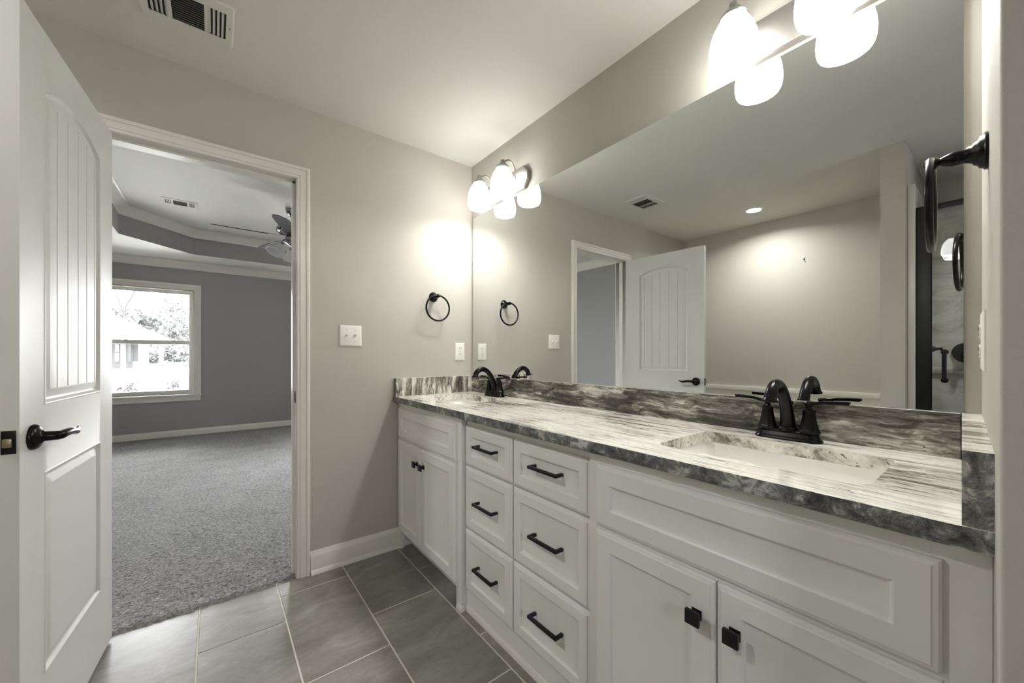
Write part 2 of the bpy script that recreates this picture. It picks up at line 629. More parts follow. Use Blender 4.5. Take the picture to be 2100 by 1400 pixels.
# ------------------------------------------------------------------ bathroom door leaf
def make_door():
    W, T, Z0, Z1 = 0.719, 0.035, 0.010, 2.052
    hinge = Vector((-1.722, -0.02, 0))
    free = Vector((-1.7774, -0.7369, 0))
    u = (free - hinge).normalized()
    nrm = Vector((-u.y, u.x, 0))            # out of the panelled face
    if nrm.x < 0:
        nrm = -nrm
    mat = Matrix(((u.x, 0, nrm.x, 0), (u.y, 0, nrm.y, 0), (0, 1, 0, 0), (0, 0, 0, 1)))   # local x along the leaf, y up, z out

    def arch(x, i, x0, x1, zs, hgt):
        xm, hw = (x0 + x1) / 2, (x1 - x0) / 2
        return zs - i + hgt * (1 - ((x - xm) / hw) ** 2)

    def outline(i, x0, x1, zb, zs, hgt, n=18):
        pts = [(x0 + i, zb + i), (x1 - i, zb + i)]
        for j in range(n + 1):
            x = (x1 - i) + (x0 + i - (x1 - i)) * j / n
            pts.append((x, arch(x, i, x0, x1, zs, hgt)))
        return pts

    panels = [(0.135, 0.588, 1.012, 1.885, 0.052), (0.135, 0.588, 0.262, 0.828, 0.0)]
    prof = [(0.0, 0.0), (0.003, 0.0015), (0.007, 0.001), (0.010, -0.003), (0.013, -0.0075), (0.017, -0.009), (0.021, -0.0085), (0.040, -0.002), (0.044, -0.0015)]
    m = MB()
    for side, off in ((1, 0.0), (-1, -T)):
        outer = [(0, Z0), (W, Z0), (W, Z1), (0, Z1)]
        holes = []
        for p in panels:
            lps = [[Vector((x, z, off + side * d)) for x, z in outline(i, *p)] for i, d in prof]
            holes.append(lps)
        m.holed([Vector((x, z, off)) for x, z in outer], [h[0] for h in holes])
        for h, p in zip(holes, panels):
            m.loops(h, cap_last=False)
            x0, x1, zb, zs, hg = p
            i = prof[-1][0]
            d = prof[-1][1]
            if hg > 0:
                br = [x0 + i]
                for g in (0.192, 0.267, 0.3425, 0.424, 0.500):
                    br += [g - 0.0035, g, g + 0.0035]
                br += [x1 - i]
                dep = [d] + [d, d - 0.004, d] * 5 + [d]
            else:
                br, dep = [x0 + i, x1 - i], [d, d]
            fine, fd = [], []
            for a, b, da, db in zip(br[:-1], br[1:], dep[:-1], dep[1:]):
                k = max(1, int((b - a) / 0.025))
                for q in range(k):
                    fine.append(a + (b - a) * q / k)
                    fd.append(da + (db - da) * q / k)
            fine.append(br[-1])
            fd.append(dep[-1])
            lo = [m.bm.verts.new((x, zb + i, off + side * q)) for x, q in zip(fine, fd)]
            hi = [m.bm.verts.new((x, arch(x, i, x0, x1, zs, hg), off + side * q)) for x, q in zip(fine, fd)]
            for j in range(len(fine) - 1):
                m.bm.faces.new((lo[j], lo[j + 1], hi[j + 1], hi[j]))
    c0 = [m.bm.verts.new((x, z, 0)) for x, z in ((0, Z0), (W, Z0), (W, Z1), (0, Z1))]
    c1 = [m.bm.verts.new((x, z, -T)) for x, z in ((0, Z0), (W, Z0), (W, Z1), (0, Z1))]
    for j in range(4):
        m.bm.faces.new((c0[j], c0[(j + 1) % 4], c1[(j + 1) % 4], c1[j]))
    bmesh.ops.transform(m.bm, matrix=mat, verts=m.bm.verts)
    leaf = m.build('door_1', M['door'], None, smooth=28, origin=(0, 0, 0))
    leaf.location = hinge
    leaf['kind'] = 'structure'
    leaf['label'] = 'white two panel arched plank door standing open into the bathroom'
    uz = 0.935
    for side, off in ((1, 0.0), (-1, -T)):
        h = MB()
        mm = mat @ Matrix.Translation((0.655, uz, off)) @ (Matrix.Identity(4) if side > 0 else Matrix.Rotation(math.pi, 4, 'X'))
        h.lathe([(0.0, 0.0), (0.033, 0.0), (0.034, 0.004), (0.031, 0.010), (0.026, 0.014), (0.018, 0.017), (0.013, 0.022), (0.012, 0.045), (0.0, 0.045)], 32, mm)
        sg = 1 if side > 0 else -1
        pts, rad = [], []
        for t in [i / 14 for i in range(15)]:
            pts.append(mm @ Vector((-0.005 - 0.118 * t, sg * (0.004 * math.sin(t * math.pi * 1.6) + (0.012 * max(0, t - 0.72) / 0.28) - 0.004 * t), 0.050 + 0.006 * math.sin(t * math.pi))))
            rad.append(0.0115 - 0.004 * t if t < 0.75 else 0.0085 - 0.022 * (t - 0.75))
        h.tube([mm @ Vector((0, 0, 0.030)), mm @ Vector((0.0, 0, 0.046))] + pts, [0.012, 0.0125] + rad, 14)
        o = h.build('lever_handle', M['bronze'], leaf, smooth=50)
        o['label'] = 'dark bronze lever handle on a round rose'
    h = MB()
    h.box(W, W + 0.0016, uz - 0.029, uz + 0.029, -T / 2 - 0.0125, -T / 2 + 0.0125, 0.0006, mi=0)
    h.box(W + 0.0016, W + 0.011, uz - 0.012, uz + 0.010, -T / 2 - 0.008, -T / 2 + 0.008, 0.003, mi=1)
    bmesh.ops.transform(h.bm, matrix=mat, verts=h.bm.verts)
    o = h.build('latch_plate', [M['bronze'], M['brass']], leaf)
    o['label'] = 'dark latch plate with brass bolt on the door edge'
    for z in (0.22, 1.02, 1.84):
        h = MB()
        h.tube([mat @ Vector((-0.004, z - 0.045, -T - 0.004)), mat @ Vector((-0.004, z + 0.045, -T - 0.004))], 0.0062, 10)
        h.box(-0.0012, 0.0, z - 0.044, z + 0.044, -0.030, 0.0)
        for v in h.bm.verts[-8:]:
            v.co = mat @ v.co
        h.build('hinge', M['bronze'], leaf)
    return leaf


make_door()

# ------------------------------------------------------------------ vanity cabinets
FX_S, FX_D = -0.515, -0.487      # face-frame planes: sink bases stand forward of the drawer bank
FT = 0.018                       # thickness of the overlay fronts


def front(parent, name, y0, y1, z0, z1, xf, rail=0.055):
    """overlay front facing -X: eased edge, recessed bead, flat panel"""
    prof = [(0.0, 0.0), (0.0, FT * 0.55), (0.0035, FT * 0.78), (0.009, FT * 0.86), (0.011, FT), (rail - 0.004, FT), (rail, FT - 0.003), (rail + 0.002, FT - 0.007), (rail + 0.009, FT - 0.009)]
    m = MB()
    lps = []
    for i, d in prof:
        lps.append([Vector((xf - d, y, z)) for y, z in ((y0 + i, z0 + i), (y1 - i, z0 + i), (y1 - i, z1 - i), (y0 + i, z1 - i))])
    m.loops(lps, cap_first=True)
    return m.build(name, M['cabinet'], parent, smooth=20)


def bar_pull(parent, yc, zc, xf, L=0.142):
    m = MB()
    x = xf - FT + 0.0088
    s = 0.0052
    d = 0.036
    m.box(x - d, x - d + 2 * s, yc - L / 2, yc + L / 2, zc - s, zc + s, 0.0012)
    m.box(x - d + s, x, yc - L / 2, yc - L / 2 + 2 * s, zc - s, zc + s, 0.0010)
    m.box(x - d + s, x, yc + L / 2 - 2 * s, yc + L / 2, zc - s, zc + s, 0.0010)
    o = m.build('bar_pull', M['black'], parent)
    o['label'] = 'matte black square bar pull'


def square_knob(parent, yc, zc, xf):
    m = MB()
    x = xf - FT
    m.box(x - 0.003, x, yc - 0.011, yc + 0.011, zc - 0.011, zc + 0.011, 0.0008)
    m.box(x - 0.018, x, yc - 0.0055, yc + 0.0055, zc - 0.0055, zc + 0.0055)
    m.box(x - 0.026, x - 0.017, yc - 0.0155, yc + 0.0155, zc - 0.0155, zc + 0.0155, 0.0012)
    o = m.build('square_knob', M['black'], parent)
    o['label'] = 'matte black square knob'


TOPZ = 0.874


def carcass(parent, ya, yb, xf, skirt):
    m = MB()
    t = 0.016
    m.box(xf + 0.02, -0.004, ya, ya + t, 0.0 if not skirt else 0.0, TOPZ).box(xf + 0.02, -0.004, yb - t, yb, 0.0, TOPZ)
    m.box(-0.012, -0.004, ya + t, yb - t, 0.1, 0.70).box(xf + 0.02, -0.012, ya + t, yb - t, 0.10, 0.115)
    if not skirt:
        m.box(xf + 0.075, xf + 0.090, ya + t, yb - t, 0.0, 0.10)
    return m.build('carcass', M['cabinet'], parent, smooth=0)


# sink base by the door wall
CAB_Y = dict(left=(-0.744, -0.002), mid=(-1.486, -0.746), right=(-2.208, -1.488))


def sink_base(y0, y1, label, fy0, fy1, ysplit, filler):
    t = thing('sink_base_cabinet', (0, 0, 0), label, 'cabinet', 'white sink base cabinets')
    carcass(t, y0, y1, FX_S, False)
    m = MB()
    # face frame: legs run to the floor, rails between
    m.box(FX_S, FX_S + 0.02, y0 - filler, fy0 + 0.012, 0.0, TOPZ, 0.001).box(FX_S, FX_S + 0.02, fy1 - 0.012, y1, 0.0, TOPZ, 0.001)
    m.box(FX_S, FX_S + 0.02, fy0 + 0.012, fy1 - 0.012, 0.822, TOPZ).box(FX_S, FX_S + 0.02, fy0 + 0.012, fy1 - 0.012, 0.64, 0.68)
    m.box(FX_S, FX_S + 0.02, fy0 + 0.012, fy1 - 0.012, 0.10, 0.130)
    m.build('face_frame', M['cabinet'], t, smooth=20)
    front(t, 'false_front', fy0, fy1, 0.667, 0.840, FX_S)
    for ya, yb, ky in ((fy0, ysplit - 0.0015, ysplit - 0.040), (ysplit + 0.0015, fy1, ysplit + 0.040)):
        d = front(t, 'door', ya, yb, 0.117, 0.655, FX_S)
        square_knob(d, ky, 0.567, FX_S)
    return t


tl = sink_base(CAB_Y['left'][0], CAB_Y['left'][1], 'white two door sink base cabinet against the wall beside the doorway', -0.708, -0.026, -0.345, 0.0)
# shoe moulding wrapping the post beside the drawers
m = sweep([(FX_S + 0.012, -0.7425), (FX_S, -0.744), (FX_S, -0.712)], [(0, 0), (0, 0.022), (0.004, 0.021), (0.010, 0.012), (0.011, 0)], side=1)
m.build('shoe_moulding', M['trim'], tl)
tr_ = sink_base(CAB_Y['right'][0], CAB_Y['right'][1], 'white sink base cabinet with wide false front nearest the right wing wall', -2.186, -1.522, -1.8575, 0.026)

t = thing('drawer_cabinet', (0, 0, 0), 'white six drawer bank between the two sink base cabinets', 'cabinet')
y0, y1 = CAB_Y['mid']
carcass(t, y0, y1, FX_D, True)
m = MB()
m.box(FX_D, FX_D + 0.02, y0, y0 + 0.03, 0.0, TOPZ).box(FX_D, FX_D + 0.02, y1 - 0.03, y1, 0.0, TOPZ)
for za, zb in ((0.0, 0.125), (0.365, 0.395), (0.64, 0.675), (0.82, TOPZ)):
    m.box(FX_D, FX_D + 0.02, y0 + 0.03, y1 - 0.03, za, zb)
for za, zb in ((0.125, 0.365), (0.395, 0.64), (0.675, 0.82)):
    m.box(FX_D, FX_D + 0.02, -1.115, -1.085, za, zb)
m.build('face_frame', M['cabinet'], t, smooth=0)
sweep([(FX_D, -1.486), (FX_D, -0.746)], [(0, 0), (0, 0.022), (0.004, 0.021), (0.010, 0.012), (0.011, 0)], side=1).build('shoe_moulding', M['trim'], t)
for ya, yb in ((-1.0970, -0.755), (-1.480, -1.1030)):
    for za, zb in ((0.662, 0.836), (0.381, 0.654), (0.105, 0.373)):
        d = front(t, 'drawer', ya, yb, za, zb, FX_D, 0.047)
        bar_pull(d, (ya + yb) / 2, (za + zb) / 2 + (0.012 if zb - za < 0.2 else 0.0), FX_D)

# ------------------------------------------------------------------ countertop and splashes
CT0, CT1 = 0.8745, 0.907
CX = -0.552
YR = lambda x: -2.2135 + 0.0435 * x       # face of the wing wall, a hair clear of it
ct = thing('countertop', (0, 0, 0), 'long streaked granite worktop with low splashes across all three cabinets', 'countertop')


def rrect(xc0, xc1, yc0, yc1, r, n=5):
    pts = []
    for cx, cy, a0 in ((xc1 - r, yc1 - r, 0), (xc0 + r, yc1 - r, 90), (xc0 + r, yc0 + r, 180), (xc1 - r, yc0 + r, 270)):
        for j in range(n + 1):
            a = R(a0 + 90 * j / n)
            pts.append((cx + r * math.cos(a), cy + r * math.sin(a)))
    return pts


SINKS = [(-0.432, -0.140, -0.575, -0.135), (-0.435, -0.140, -2.090, -1.655)]
m = MB()
# chiselled front edge: subdivided and jittered
front_pts = []
N = 150
for j in range(N + 1):
    y = -0.001 + (YR(CX) + 0.0 - (-0.001)) * j / N
    w = 0.0030 * noise.noise(Vector((y * 38, 1.3, 0))) + 0.0018 * noise.noise(Vector((y * 110, 4.1, 0)))
    front_pts.append((CX + w, y))
outer = [(-0.0005, -0.001)] + front_pts + [(-0.0005, YR(0))]
holes = [rrect(*s, 0.030) for s in SINKS]
top = m.holed([Vector((x, y, CT1)) for x, y in outer], [[Vector((x, y, CT1)) for x, y in h] for h in holes], 0)
bot = m.holed([Vector((x, y, CT0)) for x, y in outer], [[Vector((x, y, CT0)) for x, y in h] for h in holes], 0)
k = len(outer)
for j in range(k):
    mid = []
    f = m.bm.faces.new((top[0][j], top[0][(j + 1) % k], bot[0][(j + 1) % k], bot[0][j]))
    f.material_index = 1
for a, b in zip(top[1:], bot[1:]):
    kk = len(a)
    for j in range(kk):
        f = m.bm.faces.new((a[j], a[(j + 1) % kk], b[(j + 1) % kk], b[j]))
        f.material_index = 2
# rough the edge with a middle row
es = [e for e in m.bm.edges if abs(e.verts[0].co.z - e.verts[1].co.z) > 0.02 and e.verts[0].co.x < CX + 0.02 and e.verts[1].co.x < CX + 0.02 and (e.verts[0].co.xy - e.verts[1].co.xy).length < 1e-4]
r = bmesh.ops.subdivide_edges(m.bm, edges=es, cuts=4, use_grid_fill=True)
for v in m.bm.verts:
    if v.co.x < CX + 0.02 and CT0 + 0.001 < v.co.z < CT1 - 0.001:
        v.co.x += 0.0035 * noise.noise(Vector((v.co.y * 60, v.co.z * 90, 0))) - 0.001
sl = m.build('slab', [M['granite_top'], M['granite_edge'], M['granite_rim']], ct, smooth=35)
SPZ = 1.0145
m = MB().box(-0.0205, -0.0005, -2.1815, -0.031, CT1, SPZ, 0.0015)
b = m.build('backsplash', [M['granite_back'], M['granite_top']], ct, smooth=0)
for p in b.data.polygons:
    if p.normal.z > 0.5:
        p.material_index = 1
b['label'] = 'dark swirled backsplash'
m = MB().box(-0.545, -0.0005, -0.0305, -0.001, CT1, SPZ, 0.0015)
b = m.build('side_splash', [M['granite_side'], M['granite_top'], M['granite_edge']], ct, smooth=0)
for p in b.data.polygons:
    if p.normal.z > 0.5:
        p.material_index = 1
    elif p.normal.x < -0.5:
        p.material_index = 2
m = MB()
xs = -0.548
m.prism([(-0.0005, -2.182), (xs, -2.2065), (xs, YR(xs)), (-0.0005, YR(0))], CT1, SPZ)
b = m.build('side_splash', [M['granite_edge'], M['granite_top'], M['granite_edge']], ct, smooth=0)
for p in b.data.polygons:
    if p.normal.z > 0.5:
        p.material_index = 1


# sinks
def make_sink(s, label):
    x0, x1, y0, y1 = s
    t = thing('sink', ((x0 + x1) / 2, (y0 + y1) / 2, CT0), label, 'sink', 'undermount sinks')
    cx, cy = (x0 + x1) / 2, (y0 + y1) / 2
    m = MB()
    lps = []
    for ins, z in ((-0.022, 0.0), (-0.004, 0.0), (-0.003, -0.004), (0.004, -0.05), (0.012, -0.11), (0.030, -0.135), (0.060, -0.143)):
        lps.append([Vector((x - cx, y - cy, z - 0.0008)) for x, y in rrect(x0 + ins, x1 - ins, y0 + ins, y1 - ins, max(0.03 - ins * 0.4, 0.02))])
    m.loops(lps, cap_last=True)
    out = []
    for ins, z in ((-0.022, -0.0008), (-0.020, -0.012), (-0.008, -0.016), (-0.002, -0.12), (0.05, -0.155)):
        out.append([Vector((x - cx, y - cy, z)) for x, y in rrect(x0 + ins, x1 - ins, y0 + ins, y1 - ins, 0.03)])
    m.loops(out, cap_last=True)
    m.build('basin', M['porcelain'], t, smooth=50, recalc=False)
    m = MB().lathe([(0, -0.1435), (0.022, -0.1435), (0.022, -0.1415), (0.016, -0.1405), (0, -0.1405)], 24)
    m.build('drain', M['bronze'], t)
    return t


make_sink(SINKS[0], 'white rectangular undermount sink at the doorway end of the counter')
make_sink(SINKS[1], 'white rectangular undermount sink nearest the wing wall, front right')


# ------------------------------------------------------------------ faucets
def make_faucet(loc, label):
    t = thing('faucet', loc, label, 'faucet', 'bronze centerset faucets')
    m = MB()

    def ov(ins, z):
        return [Vector((x, y, z)) for x, y in rrect(-0.029 + ins, 0.029 - ins, -0.082 + ins, 0.082 - ins, 0.024 - ins * 0.5, 6)]
    m.loops([ov(0, 0), ov(0, 0.004), ov(0.003, 0.008), ov(0.006, 0.016), ov(0.008, 0.024), ov(0.012, 0.027)], cap_first=True)
    m.build('base_plate', M['bronze'], t, smooth=40)
    m = MB()
    m.lathe([(0.0, 0.025), (0.026, 0.025), (0.027, 0.029), (0.024, 0.034), (0.0225, 0.036), (0.0, 0.036)], 28)
    ctrl = [(0.003, 0.033, 0.0215), (0.001, 0.050, 0.0190), (-0.005, 0.075, 0.0170), (-0.016, 0.102, 0.0155), (-0.032, 0.128, 0.0148), (-0.052, 0.149, 0.0144),
            (-0.074, 0.161, 0.0142), (-0.096, 0.1625, 0.0142), (-0.115, 0.154, 0.0143), (-0.128, 0.140, 0.0147), (-0.1335, 0.127, 0.0155)]
    pts, rad = [], []
    for a in range(len(ctrl) - 1):
        p0, p1, p2, p3 = ctrl[max(a - 1, 0)], ctrl[a], ctrl[a + 1], ctrl[min(a + 2, len(ctrl) - 1)]
        for q in range(3):
            u = q / 3
            v = [0.5 * (2 * p1[c] + (p2[c] - p0[c]) * u + (2 * p0[c] - 5 * p1[c] + 4 * p2[c] - p3[c]) * u * u + (3 * p1[c] - p0[c] - 3 * p2[c] + p3[c]) * u ** 3) for c in range(3)]
            pts.append(Vector((v[0], 0, v[1])))
            rad.append(v[2])
    pts += [Vector((-0.1340, 0, 0.124)), Vector((-0.1352, 0, 0.1205)), Vector((-0.1358, 0, 0.1165))]
    rad += [0.0158, 0.0190, 0.0195]
    m.tube(pts, rad, 22)
    m.build('spout', M['bronze'], t, smooth=50)
    for s in (-1, 1):
        m = MB()
        mm = Matrix.Translation((0, s * 0.051, 0))
        m.lathe([(0.0, 0.025), (0.0265, 0.025), (0.0270, 0.029), (0.0245, 0.033), (0.0235, 0.036), (0.0195, 0.052), (0.0165, 0.068), (0.0145, 0.083), (0.0155, 0.086), (0.0155, 0.089), (0.010, 0.092), (0.0075, 0.097), (0.0075, 0.101), (0.0115, 0.105), (0.0125, 0.110), (0.010, 0.114), (0.0, 0.115)], 10, mm)
        o = m.build('handle', M['bronze'], t, smooth=30)
        m = MB()
        lp = []
        for q, (dy, w, z, th) in enumerate(((0.0, 0.010, 0.106, 0.010), (0.016, 0.009, 0.109, 0.009), (0.030, 0.0085, 0.113, 0.008), (0.060, 0.0095, 0.115, 0.0085), (0.085, 0.0105, 0.1155, 0.009), (0.088, 0.0095, 0.116, 0.007))):
            y = s * (0.051 + dy)
            lp.append([Vector((-w, y, z - th / 2)), Vector((w, y, z - th / 2)), Vector((w, y, z + th / 2)), Vector((-w, y, z + th / 2))])
        m.loops(lp, cap_first=True)
        m.build('lever', M['bronze'], o, smooth=30)
    m = MB()
    m.tube([(0.022, 0, 0.026), (0.022, 0, 0.088)], 0.0028, 10)
    m.lathe([(0, 0.082), (0.006, 0.083), (0.0075, 0.088), (0.006, 0.093), (0.0035, 0.095), (0.004, 0.097), (0.008, 0.100), (0.008, 0.106), (0.005, 0.110), (0, 0.111)], 16, Matrix.Translation((0.022, 0, 0)))
    m.build('lift_rod', M['bronze'], t, smooth=50)
    return t


f1 = make_faucet((-0.072, -0.372, CT1 + 0.0004), 'dark bronze two handle faucet at the far sink by the doorway wall')
f2 = copy_tree(f1)
f2.location = (-0.072, -1.855, CT1 + 0.0004)
f2['label'] = 'dark bronze two handle faucet at the near sink, seen large in front of the mirror'

# ------------------------------------------------------------------ mirror
MZ = 2.079
mt = thing('vanity_mirror', (0, -1.1, SPZ), 'wide frameless wall mirror above the granite backsplash', 'mirror')
m = MB()
y0, y1 = -2.185 + 1.1, -0.027 + 1.1
m.box(-0.0062, -0.0004, y0, y1, 0.0008, MZ - SPZ, 0.0, mi=1)
fs = [f for f in m.bm.faces if f.calc_center_median().x < -0.005]
fs[0].material_index = 0
m.build('mirror_glass', [M['mirror'], simple('mirror_edge', (0.10, 0.11, 0.10, 1), 0.2)], mt, smooth=0)


# ------------------------------------------------------------------ vanity lights
def make_light(yc, bells, label):
    t = thing('vanity_light', (0, yc, 2.09), label, 'wall light', 'brushed nickel vanity lights')
    m = MB()
    hl = 0.222
    z0, z1 = 0.003, 0.131

    def octo(i, x):
        pts = []
        for y, z in ((-hl + 0.036, z0), (hl - 0.036, z0), (hl, z0 + 0.042), (hl, z1 - 0.042), (hl - 0.036, z1), (-hl + 0.036, z1), (-hl, z1 - 0.042), (-hl, z0 + 0.042)):
            zc = (z0 + z1) / 2
            pts.append(Vector((x, y - math.copysign(i, y), z - math.copysign(i, z - zc))))
        return pts
    m.loops([octo(0, -0.0005), octo(0, -0.017), octo(0.005, -0.022), octo(0.009, -0.0225)], cap_first=True)
    m.build('backplate', M['nickel'], t, smooth=20)
    for by in bells:
        y = by - yc
        bx = -0.105
        m = MB()
        pts = []
        for j in range(15):
            a = j / 14
            ang = R(-20 + 200 * a)
            pts.append(Vector((-0.058 + 0.047 * math.cos(ang) * 1.0 - 0.0, y, 0.105 + 0.075 * math.sin(ang))))
        pts = [Vector((-0.022, y, 0.085))] + [p for p in pts if p.z > 0.08] + []
        pts = [p for p in pts if not (p.x < -0.06 and p.z < 0.155)] + [Vector((bx, y, 0.160))]
        m.tube(pts, 0.0052, 10)
        m.lathe([(0, -0.003), (0.016, 0), (0.016, 0.005), (0.008, 0.008), (0, 0.008)], 16, Matrix.Translation((-0.022, y, 0.085)) @ Matrix.Rotation(R(-90), 4, 'Y'))
        m.build('arm', M['nickel'], t, smooth=50)
        m = MB()
        mm = Matrix.Translation((bx, y, 0.0))
        m.lathe([(0.0, 0.117), (0.038, 0.117), (0.040, 0.121), (0.028, 0.137), (0.020, 0.142), (0.0185, 0.144), (0, 0.144)], 24, mm)
        m.box(bx - 0.010, bx + 0.010, y - 0.010, y + 0.010, 0.142, 0.168, 0.003)
        m.build('socket_cap', M['nickel'], t, smooth=35)
        m = MB()
        prof = []
        for r_, z_ in ((0.0, 0.122), (0.022, 0.121), (0.036, 0.112), (0.047, 0.098), (0.056, 0.080), (0.0635, 0.058), (0.0685, 0.034), (0.0705, 0.010), (0.0700, -0.012), (0.0665, -0.027), (0.0625, -0.034), (0.060, -0.033), (0.0655, -0.012), (0.066, 0.010), (0.064, 0.034), (0.052, 0.080), (0.032, 0.108), (0.0, 0.116)):
            prof.append((r_, z_))
        m.lathe(prof, 40, mm)
        o = m.build('glass_shade', M['lit_shade'], t, smooth=60)
        o['label'] = 'lit white glass bell shade'
        d = bpy.data.lights.new('bulb_light', 'AREA')
        d.shape = 'DISK'
        d.size = 0.105
        d.energy = 0.58
        d.color = (1.0, 0.985, 0.955)
        b_ = bpy.data.objects.new('bulb_light', d)
        b_.location = (bx, y, -0.020)
        link(b_, t)
    return t


make_light(-0.398, (-0.257, -0.498), 'two bulb nickel vanity light in the far corner above the mirror')
make_light(-1.8665, (-1.7207, -1.9528), 'two bulb nickel vanity light at the near end, cut by the top of the frame')


# ------------------------------------------------------------------ towel rings
def make_ring(loc, rz, label):
    """local -Y points out of the wall"""
    t = thing('towel_ring', loc, label, 'towel ring', 'bronze towel rings', rz)
    m = MB()
    mm = Matrix.Rotation(R(90), 4, 'X')
    m.lathe([(0, 0.0005), (0.031, 0.0005), (0.031, 0.004), (0.028, 0.006), (0.0265, 0.010), (0.022, 0.012), (0.020, 0.016), (0.016, 0.018), (0.0135, 0.023), (0.0115, 0.028), (0.0125, 0.034), (0.0125, 0.040), (0.009, 0.050), (0.0065, 0.055), (0.008, 0.057), (0.0115, 0.061), (0.0125, 0.066), (0.0115, 0.071), (0.007, 0.075), (0, 0.076)], 28, mm)
    m.build('post', M['bronze'], t, smooth=50)
    m = MB()
    rr = 0.079
    pts = [Vector((rr * math.sin(2 * math.pi * j / 64), -0.066, -rr + 0.003 + rr * math.cos(2 * math.pi * j / 64))) for j in range(64)]
    m.tube(pts, 0.0057, 12, closed=True)
    m.build('ring', M['bronze'], t, smooth=60)
    return t


r1 = make_ring((-0.288, 0.0, 1.523), 0.0, 'dark towel ring on the wall beside the doorway, above the outlet')
r2 = copy_tree(r1)
r2.location = (-0.352, -2.2120 - 0.0435 * 0.352, 1.500)
r2.rotation_euler = (0, 0, math.pi + 0.0435)
r2['label'] = 'dark towel ring on the right wing wall, large and near the camera'


# ------------------------------------------------------------------ switch and outlets
def plate(m, w, h, d=0.006):
    lps = []
    for i, y in ((0, 0.0), (0, -0.0025), (0.004, -d + 0.0005), (0.0055, -d)):
        lps.append([Vector((x, y, z)) for x, z in ((-w / 2 + i, -h / 2 + i), (w / 2 - i, -h / 2 + i), (w / 2 - i, h / 2 - i), (-w / 2 + i, h / 2 - i))])
    m.loops(lps, cap_first=True)


t = thing('light_switch', (-0.793, -0.0006, 1.260), 'white double toggle switch plate on the wall beside the doorway', 'light switch')
m = MB()
plate(m, 0.117, 0.116)
m.build('wall_plate', M['plastic'], t, smooth=25)
for x in (-0.0232, 0.0232):
    m = MB()
    m.box(x - 0.0052, x + 0.0052, -0.0068, -0.0055, -0.012, 0.012)
    g = MB()
    m.loops([[Vector((x - a, yy, zz + b)) for a, b in ((-0.0042, -c), (0.0042, -c), (0.0042, c), (-0.0042, c))] for yy, zz, c in ((-0.006, 0.0, 0.0055), (-0.014, 0.004, 0.0045), (-0.020, 0.0075, 0.0035))])
    g.bm.free()
    m.build('toggle', M['plastic'], t, smooth=30)
    for z in (-0.030, 0.030):
        m = MB().lathe([(0, 0.0057), (0.003, 0.0057), (0.003, 0.0066), (0, 0.0068)], 12, Matrix.Translation((x, 0, z)) @ Matrix.Rotation(R(90), 4, 'X'))
        m.build('screw', M['louver'], t)


def make_outlet(loc, rz, label):
    t = thing('outlet', loc, label, 'outlet', 'white wall outlets', rz)
    m = MB()
    plate(m, 0.071, 0.116)
    m.build('wall_plate', M['plastic'], t, smooth=25)
    for zc in (0.0195, -0.0195):
        m = MB()
        pts = []
        for j in range(24):
            a = 2 * math.pi * j / 24
            pts.append((0.0172 * math.cos(a), max(-0.0125, min(0.0125, 0.0172 * math.sin(a))) + zc))
        m.loops([[Vector((x, yy, z)) for x, z in pts] for yy in (-0.0055, -0.0082)])
        for sx in (-0.0062, 0.0062):
            m.box(sx - 0.0011, sx + 0.0011, -0.0086, -0.0080, zc + 0.0005, zc + 0.0085, mi=1)
        m.lathe([(0, 0.0080), (0.0026, 0.0080), (0.0026, 0.0086), (0, 0.0086)], 10, Matrix.Translation((0, 0, zc - 0.0065)) @ Matrix.Rotation(R(90), 4, 'X'), mi=1)
        m.build('receptacle', [M['plastic'], M['slot']], t, smooth=0)
    m = MB().lathe([(0, 0.0057), (0.0028, 0.0057), (0.0028, 0.0066), (0, 0.0068)], 12, Matrix.Rotation(R(90), 4, 'X'))
    m.build('screw', M['louver'], t)
    return t


o1 = make_outlet((-0.0945, -0.0006, 1.1755), 0.0, 'white duplex outlet on the far wall just above the side splash')
o2 = copy_tree(o1)
o2.location = (-0.215, -2.2124 - 0.0435 * 0.215 + 0.0002, 1.178)
o2.rotation_euler = (0, 0, math.pi + 0.0435)
o2['label'] = 'white outlet plate seen edge on upon the right wing wall below the near towel ring'


